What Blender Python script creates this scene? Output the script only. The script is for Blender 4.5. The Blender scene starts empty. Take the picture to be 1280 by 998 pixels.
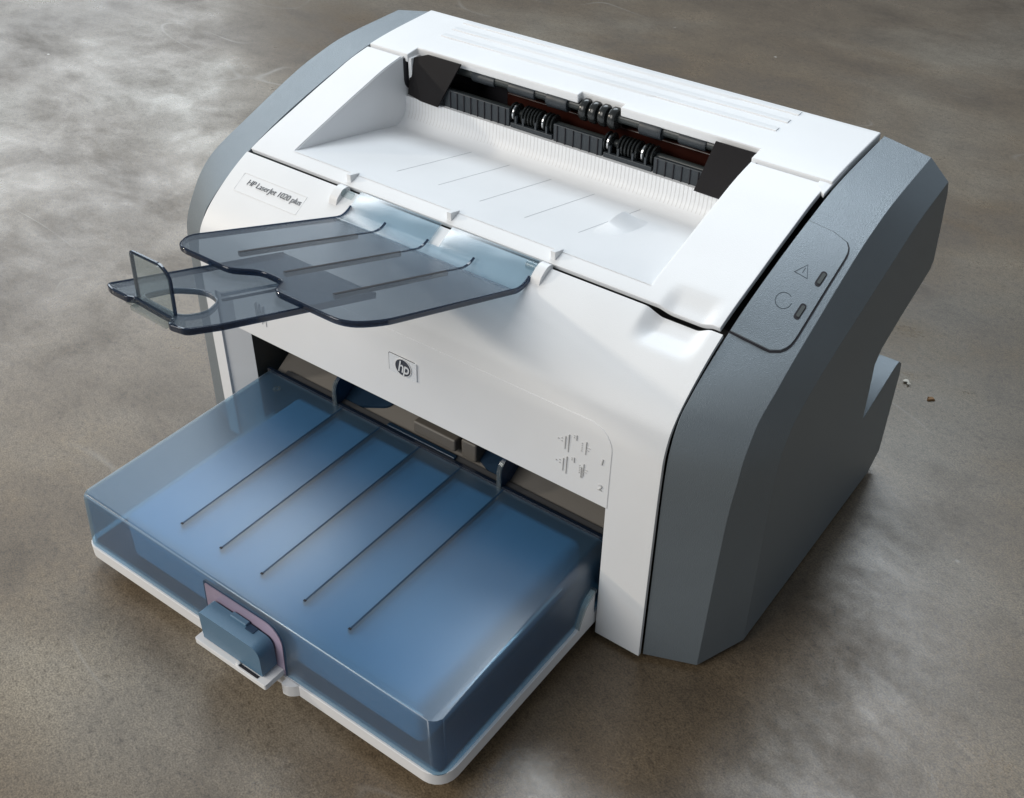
import bpy, bmesh, math, random
import numpy as np
from mathutils import Vector, Matrix
from mathutils.geometry import tessellate_polygon
random.seed(4)
scene = bpy.context.scene
col = scene.collection

# ------------------------------------------------------------------ camera
PITCH, YAW, ROLL = math.radians(38.006), math.radians(36.073), math.radians(0.533)
cd = bpy.data.cameras.new('camera')
cam = bpy.data.objects.new('camera', cd)
col.objects.link(cam)
fw = Vector((-math.sin(YAW) * math.cos(PITCH), math.cos(YAW) * math.cos(PITCH), -math.sin(PITCH)))
r0 = Vector((math.cos(YAW), math.sin(YAW), 0))
u0 = r0.cross(fw)
rv = r0 * math.cos(ROLL) + u0 * math.sin(ROLL)
uv = u0 * math.cos(ROLL) - r0 * math.sin(ROLL)
cam.matrix_world = Matrix(((rv.x, uv.x, -fw.x, .3105), (rv.y, uv.y, -fw.y, -.3302), (rv.z, uv.z, -fw.z, .45), (0, 0, 0, 1)))
cd.sensor_fit = 'HORIZONTAL'
cd.sensor_width = 36.0
cd.lens = 1411.6 / 1280 * 36.0
cd.clip_start = .01
cd.clip_end = 60
scene.camera = cam

# ------------------------------------------------------------------ light
world = bpy.data.worlds.new('World')
scene.world = world
world.use_nodes = True
bg = world.node_tree.nodes['Background']
bg.inputs['Color'].default_value = (.80, .90, 1.0, 1)
bg.inputs['Strength'].default_value = .28


def area(name, loc, target, sx, sy, power, color):
    ld = bpy.data.lights.new(name, 'AREA')
    ld.shape = 'RECTANGLE'
    ld.size, ld.size_y = sx, sy
    ld.energy = power
    ld.color = color
    o = bpy.data.objects.new(name, ld)
    col.objects.link(o)
    o.location = loc
    o.rotation_euler = (Vector(target) - Vector(loc)).to_track_quat('-Z', 'Y').to_euler()
    return o


KEY = Vector((-1, -.5, .44)).normalized()
area('low_sun_window_light', KEY * 3.2, (0, 0, .1), .14, .14, 31, (1.0, .90, .76))
roof = area('roof_window_light', (-.75, 1.42, 2.05), (-.08, -.38, .1), 1.7, .95, 10.0, (.84, .93, 1.0))
area('side_window_light', (-2.7, 1.15, 1.15), (0, .05, .1), 1.7, .9, 20, (.86, .94, 1.0))
roof.data.spread = math.radians(78)
area('front_fill_light', (-.50, -1.40, 1.05), (0, .0, .1), 1.1, .8, 20, (1.0, .97, .92))  # soft fill lamp added to brighten the front faces

scene.view_settings.view_transform = 'Standard'
scene.view_settings.look = 'None'
scene.view_settings.gamma = 1
scene.view_settings.exposure = 0
scene.render.engine = 'CYCLES'
scene.cycles.use_denoising = True
scene.cycles.max_bounces = 10
scene.cycles.transparent_max_bounces = 16
scene.cycles.caustics_reflective = False
scene.cycles.caustics_refractive = False


# ------------------------------------------------------------------ materials
def nodemat(name):
    m = bpy.data.materials.new(name)
    m.use_nodes = True
    nt = m.node_tree
    b = nt.nodes['Principled BSDF']
    return m, nt, b


def N(nt, typ, **kw):
    n = nt.nodes.new(typ)
    for k, v in kw.items():
        if k in n.inputs:
            n.inputs[k].default_value = v
        else:
            setattr(n, k, v)
    return n


def ramp(nt, src, stops):
    r = nt.nodes.new('ShaderNodeValToRGB')
    e = r.color_ramp.elements
    e[0].position, e[0].color = stops[0][0], stops[0][1]
    e[1].position, e[1].color = stops[-1][0], stops[-1][1]
    for p, c in stops[1:-1]:
        q = e.new(p)
        q.color = c
    nt.links.new(src, r.inputs['Fac'])
    return r.outputs['Color']


def g(v):
    return (v, v, v, 1)


def plastic(name, rgb, rough=.45, grain=.0, scale=2200, spec=.5, vary=.03, metal=0.0):
    m, nt, b = nodemat(name)
    tc = N(nt, 'ShaderNodeTexCoord')
    n1 = N(nt, 'ShaderNodeTexNoise', Scale=14.0, Detail=4.0)
    nt.links.new(tc.outputs['Object'], n1.inputs['Vector'])
    lo = tuple(c * (1 - vary) for c in rgb) + (1,)
    hi = tuple(min(1, c * (1 + vary)) for c in rgb) + (1,)
    nt.links.new(ramp(nt, n1.outputs['Fac'], [(.3, lo), (.7, hi)]), b.inputs['Base Color'])
    nt.links.new(ramp(nt, n1.outputs['Fac'], [(.3, g(rough * .93)), (.7, g(rough * 1.07))]), b.inputs['Roughness'])
    b.inputs['Specular IOR Level'].default_value = spec
    b.inputs['Metallic'].default_value = metal
    if grain:
        n2 = N(nt, 'ShaderNodeTexNoise', Scale=float(scale), Detail=2.0)
        nt.links.new(tc.outputs['Object'], n2.inputs['Vector'])
        bp = N(nt, 'ShaderNodeBump', Strength=grain, Distance=.0004)
        nt.links.new(n2.outputs['Fac'], bp.inputs['Height'])
        nt.links.new(bp.outputs['Normal'], b.inputs['Normal'])
    return m


def smoked(name, tint, body, see=.5, trans=.5, rough=.22, ior=1.5, grain=.25):
    """tinted translucent plastic: clear share + scattering body under a satin gloss"""
    m = bpy.data.materials.new(name)
    m.use_nodes = True
    nt = m.node_tree
    nt.nodes.clear()
    L = nt.links.new
    out = N(nt, 'ShaderNodeOutputMaterial')
    tc = N(nt, 'ShaderNodeTexCoord')
    n2 = N(nt, 'ShaderNodeTexNoise', Scale=2600.0, Detail=2.0)
    L(tc.outputs['Object'], n2.inputs['Vector'])
    bp = N(nt, 'ShaderNodeBump', Strength=grain, Distance=.0002)
    L(n2.outputs['Fac'], bp.inputs['Height'])
    tr = N(nt, 'ShaderNodeBsdfTransparent', Color=tint + (1,))
    df = N(nt, 'ShaderNodeBsdfDiffuse', Color=body + (1,))
    tl = N(nt, 'ShaderNodeBsdfTranslucent', Color=body + (1,))
    m1 = N(nt, 'ShaderNodeMixShader')
    m1.inputs[0].default_value = trans
    L(df.outputs[0], m1.inputs[1])
    L(tl.outputs[0], m1.inputs[2])
    m2 = N(nt, 'ShaderNodeMixShader')
    m2.inputs[0].default_value = see
    L(m1.outputs[0], m2.inputs[1])
    L(tr.outputs[0], m2.inputs[2])
    gl = N(nt, 'ShaderNodeBsdfGlossy', Roughness=rough)
    fr = N(nt, 'ShaderNodeFresnel', IOR=ior)
    m3 = N(nt, 'ShaderNodeMixShader')
    # reflection only where the ray meets the plastic from the air side
    ge = N(nt, 'ShaderNodeNewGeometry')
    air = N(nt, 'ShaderNodeMath', operation='SUBTRACT')
    air.inputs[0].default_value = 1.0
    L(ge.outputs['Backfacing'], air.inputs[1])
    rf = N(nt, 'ShaderNodeMath', operation='MULTIPLY')
    L(fr.outputs[0], rf.inputs[0])
    L(air.outputs[0], rf.inputs[1])
    L(rf.outputs[0], m3.inputs[0])
    L(m2.outputs[0], m3.inputs[1])
    L(gl.outputs[0], m3.inputs[2])
    for n in (df, gl, fr):
        L(bp.outputs['Normal'], n.inputs['Normal'])
    L(m3.outputs[0], out.inputs['Surface'])
    return m


M = {}
M['white'] = plastic('white_plastic', (.755, .765, .78), .42, .22, 2600)
M['white2'] = plastic('white_plastic_tray', (.74, .74, .75), .45, .1, 2400)
M['grey'] = plastic('blue_grey_plastic', (.195, .228, .255), .42, .5, 2400, .6, .05, .35)
M['dark'] = plastic('dark_chassis', (.022, .023, .026), .6)
M['black'] = plastic('black_flap', (.009, .008, .009), .7, .2, 1500, .25)
M['gap'] = plastic('shadow_gap', (.012, .011, .016), .7)
M['slate'] = plastic('slate_guide', (.026, .032, .038), .45)
M['rubber'] = plastic('roller_rubber', (.018, .02, .02), .25)
M['shaft'] = plastic('roller_shaft', (.03, .035, .035), .35)
M['chrome'] = plastic('spring_steel', (.6, .6, .6), .2, metal=1.0)
M['amber'] = plastic('fuser_amber', (.022, .005, .003), .3)
M['flute'] = plastic('flute_shade', (.60, .59, .58), .5)  # grey that carries the groove shade of the white flutes
M['score'] = plastic('score_line', (.42, .43, .45), .5)
M['taupe'] = plastic('taupe_inner', (.10, .09, .078), .5, .2)
M['navy'] = plastic('navy_platform', (.48, .70, .90), .5, .15)
M['rib'] = plastic('dark_rib', (.010, .035, .075), .5)
M['latch'] = plastic('blue_latch', (.085, .165, .25), .4, .2, 2000)
M['lilac'] = plastic('lilac_window', (.34, .28, .38), .2, vary=.4)
M['ink'] = plastic('print_ink', (.04, .045, .06), .5)
M['emboss'] = plastic('emboss_shade', (.56, .56, .56), .5)  # grey in place of the small shadows of white relief
M['embossg'] = plastic('emboss_line_grey', (.04, .055, .07), .5)
M['silver'] = plastic('badge_silver', (.78, .79, .80), .25, metal=.15)
M['lens'] = plastic('indicator_lens', (.09, .10, .10), .15)
M['orange'] = plastic('orange_speck', (.26, .14, .06), .8, vary=.3)
M['flake'] = plastic('pale_flake', (.6, .56, .48), .7, vary=.2)
M['lid'] = smoked('blue_lid', (.60, .78, .88), (.16, .29, .43), .76, .45, .36, 2.15)
M['heel'] = smoked('smoke_blue_heel_lit', (.84, .91, .95), (.36, .47, .55), .78, .5, .42, 1.3)  # lighter copy of the tray plastic; light off the white backing put into colour
M['smoke'] = smoked('smoke_blue_tray', (.66, .73, .79), (.15, .19, .245), .66, .45, .26, 1.55)
M['clear'] = smoked('clear_smoke', (.84, .88, .88), (.35, .40, .42), .85, .5, .1, 1.5, .05)
M['rim'] = smoked('tray_rim', (.30, .38, .50), (.03, .05, .09), .5, .5, .08, 1.6, .0)
M['highlight'] = smoked('lid_edge_highlight', (.7, .82, .9), (.42, .54, .64), .45, .5, .14, 2.2, .0)  # pale gloss for strips that stand in for edge highlights
M['guide'] = smoked('blue_guide', (.10, .20, .34), (.03, .07, .13), .3, .5, .2, 1.5)


def concrete():
    m, nt, b = nodemat('polished_concrete')
    L = nt.links.new
    tc = N(nt, 'ShaderNodeTexCoord')

    def mapped(scale, rot):
        mp = N(nt, 'ShaderNodeMapping')
        mp.inputs['Rotation'].default_value = (0, 0, rot)
        mp.inputs['Scale'].default_value = scale
        L(tc.outputs['Object'], mp.inputs['Vector'])
        return mp.outputs['Vector']

    V = mapped((1, 1.2, 1), .5)
    VS = mapped((1, 2.4, 1), .35)

    def noise(scale, detail, rough, dist, vec):
        n = N(nt, 'ShaderNodeTexNoise', Scale=scale, Detail=detail, Roughness=rough, Distortion=dist)
        L(vec, n.inputs['Vector'])
        return n.outputs['Fac']

    def mult(a, c):
        mx = N(nt, 'ShaderNodeMix', data_type='RGBA', blend_type='MULTIPLY')
        mx.inputs['Factor'].default_value = 1
        L(a, mx.inputs['A'])
        L(c, mx.inputs['B'])
        return mx.outputs['Result']

    def over(a, fac, colr):
        mx = N(nt, 'ShaderNodeMix', data_type='RGBA')
        L(fac, mx.inputs['Factor'])
        L(a, mx.inputs['A'])
        mx.inputs['B'].default_value = colr
        return mx.outputs['Result']

    def mul(a, c):
        n = N(nt, 'ShaderNodeMath', operation='MULTIPLY')
        L(a, n.inputs[0])
        L(c, n.inputs[1])
        return n.outputs[0]

    big = noise(3.4, 4.0, .55, .4, V)
    mid = noise(9.0, 12.0, .72, .25, V)
    trowel = noise(7.0, 9.0, .66, .6, VS)
    grain = noise(950.0, 3.0, .7, 0.0, V)
    grit = noise(260.0, 4.0, .7, 0.0, V)
    c = ramp(nt, big, [(.34, (.104, .073, .043, 1)), (.5, (.142, .107, .069, 1)), (.66, (.190, .162, .124, 1))])
    c = mult(c, ramp(nt, mid, [(.28, (.50, .47, .43, 1)), (.46, (.90, .89, .88, 1)), (.58, (1.10, 1.10, 1.10, 1)), (.74, (1.32, 1.32, 1.32, 1))]))
    c = mult(c, ramp(nt, trowel, [(.30, (.80, .78, .76, 1)), (.5, (1, 1, 1, 1)), (.72, (1.2, 1.2, 1.2, 1))]))
    c = mult(c, ramp(nt, grain, [(.36, (.58, .56, .54, 1)), (.5, (1, 1, 1, 1)), (.64, (1.42, 1.42, 1.42, 1))]))
    c = mult(c, ramp(nt, grit, [(.33, (.62, .59, .56, 1)), (.44, (.96, .96, .96, 1)), (.66, (1.18, 1.18, 1.18, 1))]))
    # hairline scratches, pits and pale specks in scattered places
    where = ramp(nt, noise(5.0, 3.0, .5, 0.0, V), [(.52, g(0)), (.62, g(.6))])
    for vec, sc_, ds in ((VS, 3.2, .35), ):
        ln = ramp(nt, noise(sc_, 1.0, .4, ds, vec), [(.4985, g(0)), (.5, g(1)), (.5015, g(0))])
        c = over(c, mul(ln, where), (.34, .32, .29, 1))
    vo = N(nt, 'ShaderNodeTexVoronoi', Scale=34.0)
    L(V, vo.inputs['Vector'])
    c = over(c, mul(ramp(nt, vo.outputs['Distance'], [(.03, g(1)), (.075, g(0))]), where), (.035, .028, .024, 1))
    vo2 = N(nt, 'ShaderNodeTexVoronoi', Scale=21.0)
    L(V, vo2.inputs['Vector'])
    keep = ramp(nt, noise(14.0, 2.0, .5, 0.0, V), [(.60, g(0)), (.64, g(1))])
    c = over(c, mul(ramp(nt, vo2.outputs['Distance'], [(.022, g(1)), (.045, g(0))]), keep), (.5, .48, .44, 1))
    L(c, b.inputs['Base Color'])
    ra = N(nt, 'ShaderNodeMath', operation='ADD')
    L(ramp(nt, mid, [(.32, g(.44)), (.50, g(.29)), (.66, g(.17))]), ra.inputs[0])
    L(ramp(nt, trowel, [(.35, g(.14)), (.65, g(.02))]), ra.inputs[1])
    L(ra.outputs[0], b.inputs['Roughness'])
    b.inputs['Specular IOR Level'].default_value = .75
    bp = N(nt, 'ShaderNodeBump', Strength=.10, Distance=.0005)
    L(grit, bp.inputs['Height'])
    bp2 = N(nt, 'ShaderNodeBump', Strength=.10, Distance=.003)
    L(mid, bp2.inputs['Height'])
    L(bp.outputs['Normal'], bp2.inputs['Normal'])
    L(bp2.outputs['Normal'], b.inputs['Normal'])
    return m


M['floor'] = concrete()


# ------------------------------------------------------------------ geometry helpers
def obj(name, verts, faces, mat, parent=None, smooth=None, bevel=0, seg=2, solid=0, soff=-1, recalc=True, bang=35):
    me = bpy.data.meshes.new(name)
    me.from_pydata([tuple(v) for v in verts], [], [tuple(f) for f in faces])
    if recalc:
        bm = bmesh.new()
        bm.from_mesh(me)
        bmesh.ops.remove_doubles(bm, verts=bm.verts, dist=1e-6)
        bmesh.ops.recalc_face_normals(bm, faces=bm.faces)
        bm.to_mesh(me)
        bm.free()
    return link(name, me, mat, parent, smooth, bevel, seg, solid, soff, bang)


def link(name, me, mat, parent=None, smooth=None, bevel=0, seg=2, solid=0, soff=-1, bang=35):
    if isinstance(mat, str):
        mat = M[mat]
    me.materials.append(mat)
    if smooth is None and bevel:
        smooth = 35
    if smooth:
        for p in me.polygons:
            p.use_smooth = True
        me.set_sharp_from_angle(angle=math.radians(smooth))
    o = bpy.data.objects.new(name, me)
    col.objects.link(o)
    if parent:
        o.parent = parent
    if solid:
        s = o.modifiers.new('thickness', 'SOLIDIFY')
        s.thickness = solid
        s.offset = soff
    if bevel:
        b = o.modifiers.new('edges', 'BEVEL')
        b.width = bevel
        b.segments = seg
        b.limit_method = 'ANGLE'
        b.angle_limit = math.radians(bang)
        w = o.modifiers.new('shading', 'WEIGHTED_NORMAL')
        w.keep_sharp = True
    return o


def box(name, x0, x1, y0, y1, z0, z1, mat, parent=None, bevel=0, seg=2):
    v = [(x, y, z) for z in (z0, z1) for y in (y0, y1) for x in (x0, x1)]
    f = [(0, 1, 3, 2), (4, 6, 7, 5), (0, 4, 5, 1), (2, 3, 7, 6), (0, 2, 6, 4), (1, 5, 7, 3)]
    return obj(name, v, f, mat, parent, bevel=bevel, seg=seg)


def plate_data(outer, holes, top, bot):
    rings = [outer] + list(holes)
    tri = tessellate_polygon([[Vector((p[0], p[1], 0)) for p in r] for r in rings])
    pts = [p for r in rings for p in r]
    n = len(pts)
    v = [top(*p) for p in pts] + [bot(*p) for p in pts]
    f = [tuple(t) for t in tri] + [tuple(i + n for i in reversed(t)) for t in tri]
    o = 0
    for r in rings:
        k = len(r)
        for i in range(k):
            a, b = o + i, o + (i + 1) % k
            f.append((a, b, b + n, a + n))
        o += k
    return v, f


def plate(name, outer, holes, top, bot, mat, parent=None, bevel=0, seg=2, smooth=None):
    v, f = plate_data(outer, holes, top, bot)
    return obj(name, v, f, mat, parent, bevel=bevel, seg=seg, smooth=smooth)


def rrect(x0, x1, y0, y1, r, n=6):
    """rounded rectangle; r = one radius or (x0y0, x1y0, x1y1, x0y1)"""
    if not isinstance(r, (tuple, list)):
        r = (r,) * 4
    pts = []
    for (cx, cy, sx, sy, a0, rr) in ((x0, y0, 1, 1, 180, r[0]), (x1, y0, -1, 1, 270, r[1]), (x1, y1, -1, -1, 0, r[2]), (x0, y1, 1, -1, 90, r[3])):
        if rr <= 0:
            pts.append((cx, cy))
            continue
        for i in range(n + 1):
            a = math.radians(a0 + 90 * i / n)
            pts.append((cx + sx * rr + rr * math.cos(a), cy + sy * rr + rr * math.sin(a)))
    return pts


def roundpoly(pts, r, n=5):
    """round each corner; r is a radius per point"""
    out = []
    k = len(pts)
    for i in range(k):
        p, a, b = Vector(pts[i]), Vector(pts[i - 1]), Vector(pts[(i + 1) % k])
        rr = r[i] if isinstance(r, (list, tuple)) else r
        if rr <= 0:
            out.append(tuple(p))
            continue
        d1, d2 = (a - p), (b - p)
        l = min(rr, d1.length * .48, d2.length * .48)
        q1, q2 = p + d1.normalized() * l, p + d2.normalized() * l
        for j in range(n + 1):
            t = j / n
            out.append(tuple((q1 * (1 - t) + p * t) * (1 - t) + (p * (1 - t) + q2 * t) * t))
    return out


def disc(cx, cy, r, n=28, sy=1.0):
    return [(cx + r * math.cos(2 * math.pi * i / n), cy + r * sy * math.sin(2 * math.pi * i / n)) for i in range(n)]


def lathe_x(name, prof, y, z, mat, parent, n=20, smooth=40):
    """solid of revolution round an axis parallel to x; prof = [(x, r)]"""
    v, f = [], []
    for x, r in prof:
        for i in range(n):
            a = 2 * math.pi * i / n
            v.append((x, y + r * math.cos(a), z + r * math.sin(a)))
    for j in range(len(prof) - 1):
        for i in range(n):
            a, b = j * n + i, j * n + (i + 1) % n
            f.append((a, b, b + n, a + n))
    f.append(tuple(range(n)))
    f.append(tuple(range((len(prof) - 1) * n, len(prof) * n)))
    return obj(name, v, f, mat, parent, smooth=smooth)


def sweep(name, path, w, h, mat, parent, up=Vector((0, 0, 1)), closed=False, bevel=0):
    """rectangular bar w x h swept along a path (top centred on the path)"""
    v, f = [], []
    k = len(path)
    P = [Vector(p) for p in path]
    for i, p in enumerate(P):
        a = P[i - 1] if (i or closed) else P[0]
        b = P[(i + 1) % k] if (i < k - 1 or closed) else P[-1]
        t = (b - a).normalized()
        s = t.cross(up).normalized()
        n = s.cross(t).normalized()
        v += [p + s * w / 2, p - s * w / 2, p - s * w / 2 - n * h, p + s * w / 2 - n * h]
    for i in range(k if closed else k - 1):
        for j in range(4):
            a, b = i * 4 + j, i * 4 + (j + 1) % 4
            c, d = ((i + 1) % k) * 4 + (j + 1) % 4, ((i + 1) % k) * 4 + j
            f.append((a, b, c, d))
    if not closed:
        f += [(0, 1, 2, 3), tuple(range(4 * k - 4, 4 * k))]
    return obj(name, v, f, mat, parent, bevel=bevel, smooth=40)


def text_mesh(s, size, shear=0, extrude=.0001, spacing=1.0, offset=0.0):
    cu = bpy.data.curves.new('lettering', 'FONT')
    cu.body = s
    cu.size = size
    cu.shear = shear
    cu.extrude = extrude
    cu.space_character = spacing
    cu.offset = offset
    cu.align_x, cu.align_y = 'CENTER', 'CENTER'
    o = bpy.data.objects.new('lettering', cu)
    col.objects.link(o)
    bpy.context.view_layer.update()
    me = bpy.data.meshes.new_from_object(o.evaluated_get(bpy.context.evaluated_depsgraph_get()))
    bpy.data.objects.remove(o)
    return me


def pchip(xs, ys, q):
    """monotone cubic through the points"""
    xs, ys, q = np.array(xs, float), np.array(ys, float), np.array(q, float)
    h = np.diff(xs)
    d = np.diff(ys) / h
    m = np.zeros(len(xs))
    m[0], m[-1] = d[0], d[-1]
    for i in range(1, len(xs) - 1):
        if d[i - 1] * d[i] > 0:
            w1, w2 = 2 * h[i] + h[i - 1], h[i] + 2 * h[i - 1]
            m[i] = (w1 + w2) / (w1 / d[i - 1] + w2 / d[i])
    i = np.clip(np.searchsorted(xs, q) - 1, 0, len(xs) - 2)
    t = (q - xs[i]) / h[i]
    return (2 * t**3 - 3 * t**2 + 1) * ys[i] + (t**3 - 2 * t**2 + t) * h[i] * m[i] + (-2 * t**3 + 3 * t**2) * ys[i + 1] + (t**3 - t**2) * h[i] * m[i + 1]


# side profile of the white shell (y, z)
PROF = [(.0025, .003), (.003, .08), (.004, .128), (.0072, .141), (.0123, .1485), (.0225, .1575), (.0485, .1728), (.087, .1855), (.115, .1937), (.138, .1998), (.165, .2036), (.2085, .2062)]
PT = np.cumsum([0] + [math.dist(PROF[i], PROF[i + 1]) for i in range(len(PROF) - 1)])


def prof_s(s):
    return float(pchip(PT, [p[0] for p in PROF], [s])[0]), float(pchip(PT, [p[1] for p in PROF], [s])[0])


SS = np.linspace(0, PT[-1], 500)
PYY = pchip(PT, [p[0] for p in PROF], SS)
PZZ = pchip(PT, [p[1] for p in PROF], SS)


def top_z(y):
    return float(np.interp(y, PYY, PZZ))


def front_y(z):
    return float(np.interp(z, PZZ, PYY))


# ------------------------------------------------------------------ setting
def struct(o):
    o['kind'] = 'structure'
    return o


struct(obj('floor', [(-5, -4, 0), (4, -4, 0), (4, 5, 0), (-5, 5, 0)], [(0, 1, 2, 3)], 'floor'))

# ------------------------------------------------------------------ printer
printer = bpy.data.objects.new('laser_printer', None)
col.objects.link(printer)
printer['label'] = 'white and blue-grey laser printer with blue paper tray standing on the concrete floor'
printer['category'] = 'printer'
XW = .1475

# chassis behind the covers
v = []
poly = [(.062, .006), (.062, .135), (.08, .152), (.206, .152), (.206, .006)]
obj('chassis', [(x, y, z) for x in (-.146, .146) for y, z in poly], [tuple(range(5)), tuple(range(5, 10))] + [(i, (i + 1) % 5, (i + 1) % 5 + 5, i + 5) for i in range(5)], 'dark', printer)
box('rear_wall', -.146, .146, .2065, .2085, .006, .2035, 'grey', printer)
for sx in (-1, 1):
    for y in (.03, .19):
        lathe_x('rubber_foot', [(sx * .150, .0), (sx * .150, .008), (sx * .166, .008), (sx * .166, 0)], y, .008, 'rubber', printer, 16)

# ---- side panels: three lofted curves
K0 = [(.005, .003), (.0052, .100), (.0062, .128), (.0123, .1478), (.0225, .1568), (.06, .1760), (.115, .1930), (.155, .2018), (.2085, .2056)]
K1 = [(.0149, .003), (.0180, .102), (.0200, .127), (.0290, .1462), (.0450, .1612), (.080, .1760), (.1290, .1930), (.1600, .1988), (.2080, .2015)]
X1 = [.1737, .1752, .1765, .1765, .1778, .1770, .1758, .1752, .1740]
K2 = [(.0423, .004), (.0415, .0813), (.0418, .1185), (.0493, .1371), (.0694, .1499), (.1092, .1643), (.1414, .1752), (.1737, .1855), (.2083, .1914)]


def dens(K, n=6):
    t = np.arange(len(K))
    q = np.linspace(0, len(K) - 1, (len(K) - 1) * n + 1)
    return [tuple(a) for a in np.stack([pchip(t, [k[i] for k in K], q) for i in range(len(K[0]))], 1)]


D0 = dens([(XW + .001, y, z) for y, z in K0])
D1 = dens([(x, y, z) for x, (y, z) in zip(X1, K1)])
D2 = dens([(.185, y, z) for y, z in K2])
REAR = [(.2126, .184), (.2185, .16), (.2225, .1395), (.2195, .1350), (.1838, .1233), (.1640, .1155), (.1582, .1085), (.1600, .092), (.1617, .0700), (.2010, .0815), (.2075, .0815), (.2130, .077), (.2155, .068), (.2162, .0112), (.2040, .003)]


def side_panel(sx):
    nx = len(D0)
    v = [(p[0], p[1], p[2]) for p in D0] + list(D1) + list(D2)
    f = []
    for a in range(2):
        for i in range(nx - 1):
            f.append((a * nx + i, a * nx + i + 1, (a + 1) * nx + i + 1, (a + 1) * nx + i))
    base = len(v)
    xs_in = .1485
    v += [(.185, y, z) for y, z in REAR]
    v += [(xs_in, y if z > .11 else y, z) for y, z in REAR]
    nr = len(REAR)
    # outer face
    f.append(tuple(range(2 * nx, 3 * nx)) + tuple(range(base, base + nr)))
    for i in range(nr - 1):
        f.append((base + i, base + i + 1, base + nr + i + 1, base + nr + i))
    # rear top closing
    f.append((nx - 1, 2 * nx - 1, 3 * nx - 1, base, base + nr))
    # bottom closing
    f.append((0, nx, 2 * nx, base + nr - 1, base + 2 * nr - 1))
    # inner face
    f.append(tuple(range(0, nx)) + tuple(range(base + nr, base + 2 * nr)))
    v = [(sx * x, y, z) for x, y, z in v]
    return obj('side_panel', v, f, 'grey', printer, smooth=14, bevel=.0018, seg=3, bang=20)


right_panel = side_panel(1)
right_panel['label'] = 'blue-grey side panel with the control panel and indicators'
left_panel = side_panel(-1)
# near-black strips standing in for shade in the seams beside the side panels
for sx in (-1, 1):
    box('seam_strip', *sorted((sx * .1468, sx * .1486)), .008, .20, .006, .120, 'gap', printer)


# ---- front cover
def grid_cover(name, xs, ss, skip, mat, parent, off=0, solid=.0022, bevel=.0005, fn=None, bang=40):
    v, f = [], []
    for s in ss:
        y, z = prof_s(s)
        y2, z2 = prof_s(min(s + 1e-4, PT[-1]))
        y1, z1 = prof_s(max(s - 1e-4, 0))
        ty, tz = y2 - y1, z2 - z1
        l = math.hypot(ty, tz)
        ny, nz = -tz / l, ty / l
        for x in xs:
            p = (x, y + ny * off, z + nz * off)
            if fn:
                p = fn(p, (0, ny, nz))
            v.append(p)
    n = len(xs)
    for j in range(len(ss) - 1):
        for i in range(n - 1):
            sm, xm = (ss[j] + ss[j + 1]) / 2, (xs[i] + xs[i + 1]) / 2
            if skip(xm, sm):
                continue
            f.append((j * n + i, j * n + i + 1, (j + 1) * n + i + 1, (j + 1) * n + i))
    return obj(name, v, f, mat, parent, smooth=35, bevel=bevel, solid=solid, bang=bang)


def s_of_y(y):
    return float(np.interp(y, PYY, SS))


def s_of_z(z):
    return float(np.interp(z, PZZ, SS))


S_SPLIT = s_of_y(.0478)
s_open, s_open2 = s_of_z(.0895), s_of_z(.108)


def smoothstep(a, b, t):
    t = min(1, max(0, (t - a) / (b - a)))
    return t * t * (3 - 2 * t)


def finger_front(p, n):
    """thumb scoop below the seam at the right end"""
    x, y, z = p
    w = smoothstep(.1085, .1175, x) * (1 - smoothstep(.1335, .1425, x)) * smoothstep(.030, .042, y)
    d = .0048 * w
    return (x, y - n[1] * d, z - n[2] * d)


xs = sorted(set([-XW, -.139, -.124, .1217, XW] + list(np.linspace(-.105, .1, 12)) + list(np.linspace(.104, .1455, 34))))
ss = sorted(set(list(np.linspace(0, s_open, 5)) + list(np.linspace(s_open, s_open2, 4)) + list(np.linspace(s_open2, S_SPLIT, 60))))
front = grid_cover('front_cover', xs, ss, lambda x, s: (-.139 < x < .1217 and s < s_open) or (-.139 < x < -.124 and s < s_open2), 'white', printer, fn=finger_front)

# flat front panel slightly proud of the cover, rounded upper corners
PX0, PX1, PZ0, PZ1, PR = -.124, .1226, .0893, .1345, .012
rows = []
for z in np.linspace(PZ0, PZ1, 24):
    ins = 0
    if z > PZ1 - PR:
        ins = PR - math.sqrt(max(0, PR * PR - (z - (PZ1 - PR))**2))
    rows.append((PX0 + ins, PX1 - ins, z))
v, f = [], []
for a, b, z in rows:
    y = front_y(z)
    v += [(a, y - .0003, z), (b, y - .0003, z), (b, y + .0018, z), (a, y + .0018, z)]
for i in range(len(rows) - 1):
    for j in range(4):
        f.append((i * 4 + j, i * 4 + (j + 1) % 4, i * 4 + 4 + (j + 1) % 4, i * 4 + 4 + j))
f += [(0, 1, 2, 3), tuple(range(4 * len(rows) - 4, 4 * len(rows)))]
panel = obj('front_panel', v, f, 'white', printer, smooth=35, bevel=.0002)

# angled return of the left pillar and the walls of the tray bay
v = [(-.139, .0045, .004), (-.139, .0045, .110), (-.1262, .0135, .110), (-.1262, .0135, .004), (-.1262, .060, .004), (-.1262, .060, .110)]
obj('pillar_return', v[:4], [(0, 1, 2, 3)], 'white', printer, solid=.0015)
box('bay_side_wall', -.1285, -.1265, .0138, .0615, .006, .112, 'taupe', printer)
box('bay_side_wall', .1235, .1255, .006, .0615, .006, .112, 'taupe', printer)
box('bay_ceiling', -.126, .123, .0065, .0615, .0985, .1005, 'dark', printer)

# lettering plate, recessed outline and words
sl = (top_z(.037) - top_z(.027)) / .010
ang = math.atan(sl)


def on_slope(px, py, lift):
    return Matrix.Translation((px, py, top_z(py) + lift)) @ Matrix.Rotation(ang, 4, 'X')


nx0, nx1, ny0, ny1 = -.1385, -.0912, .0268, .0370


def nt_(lift):
    return lambda x, y: (x, y, top_z(y) + lift)


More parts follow.
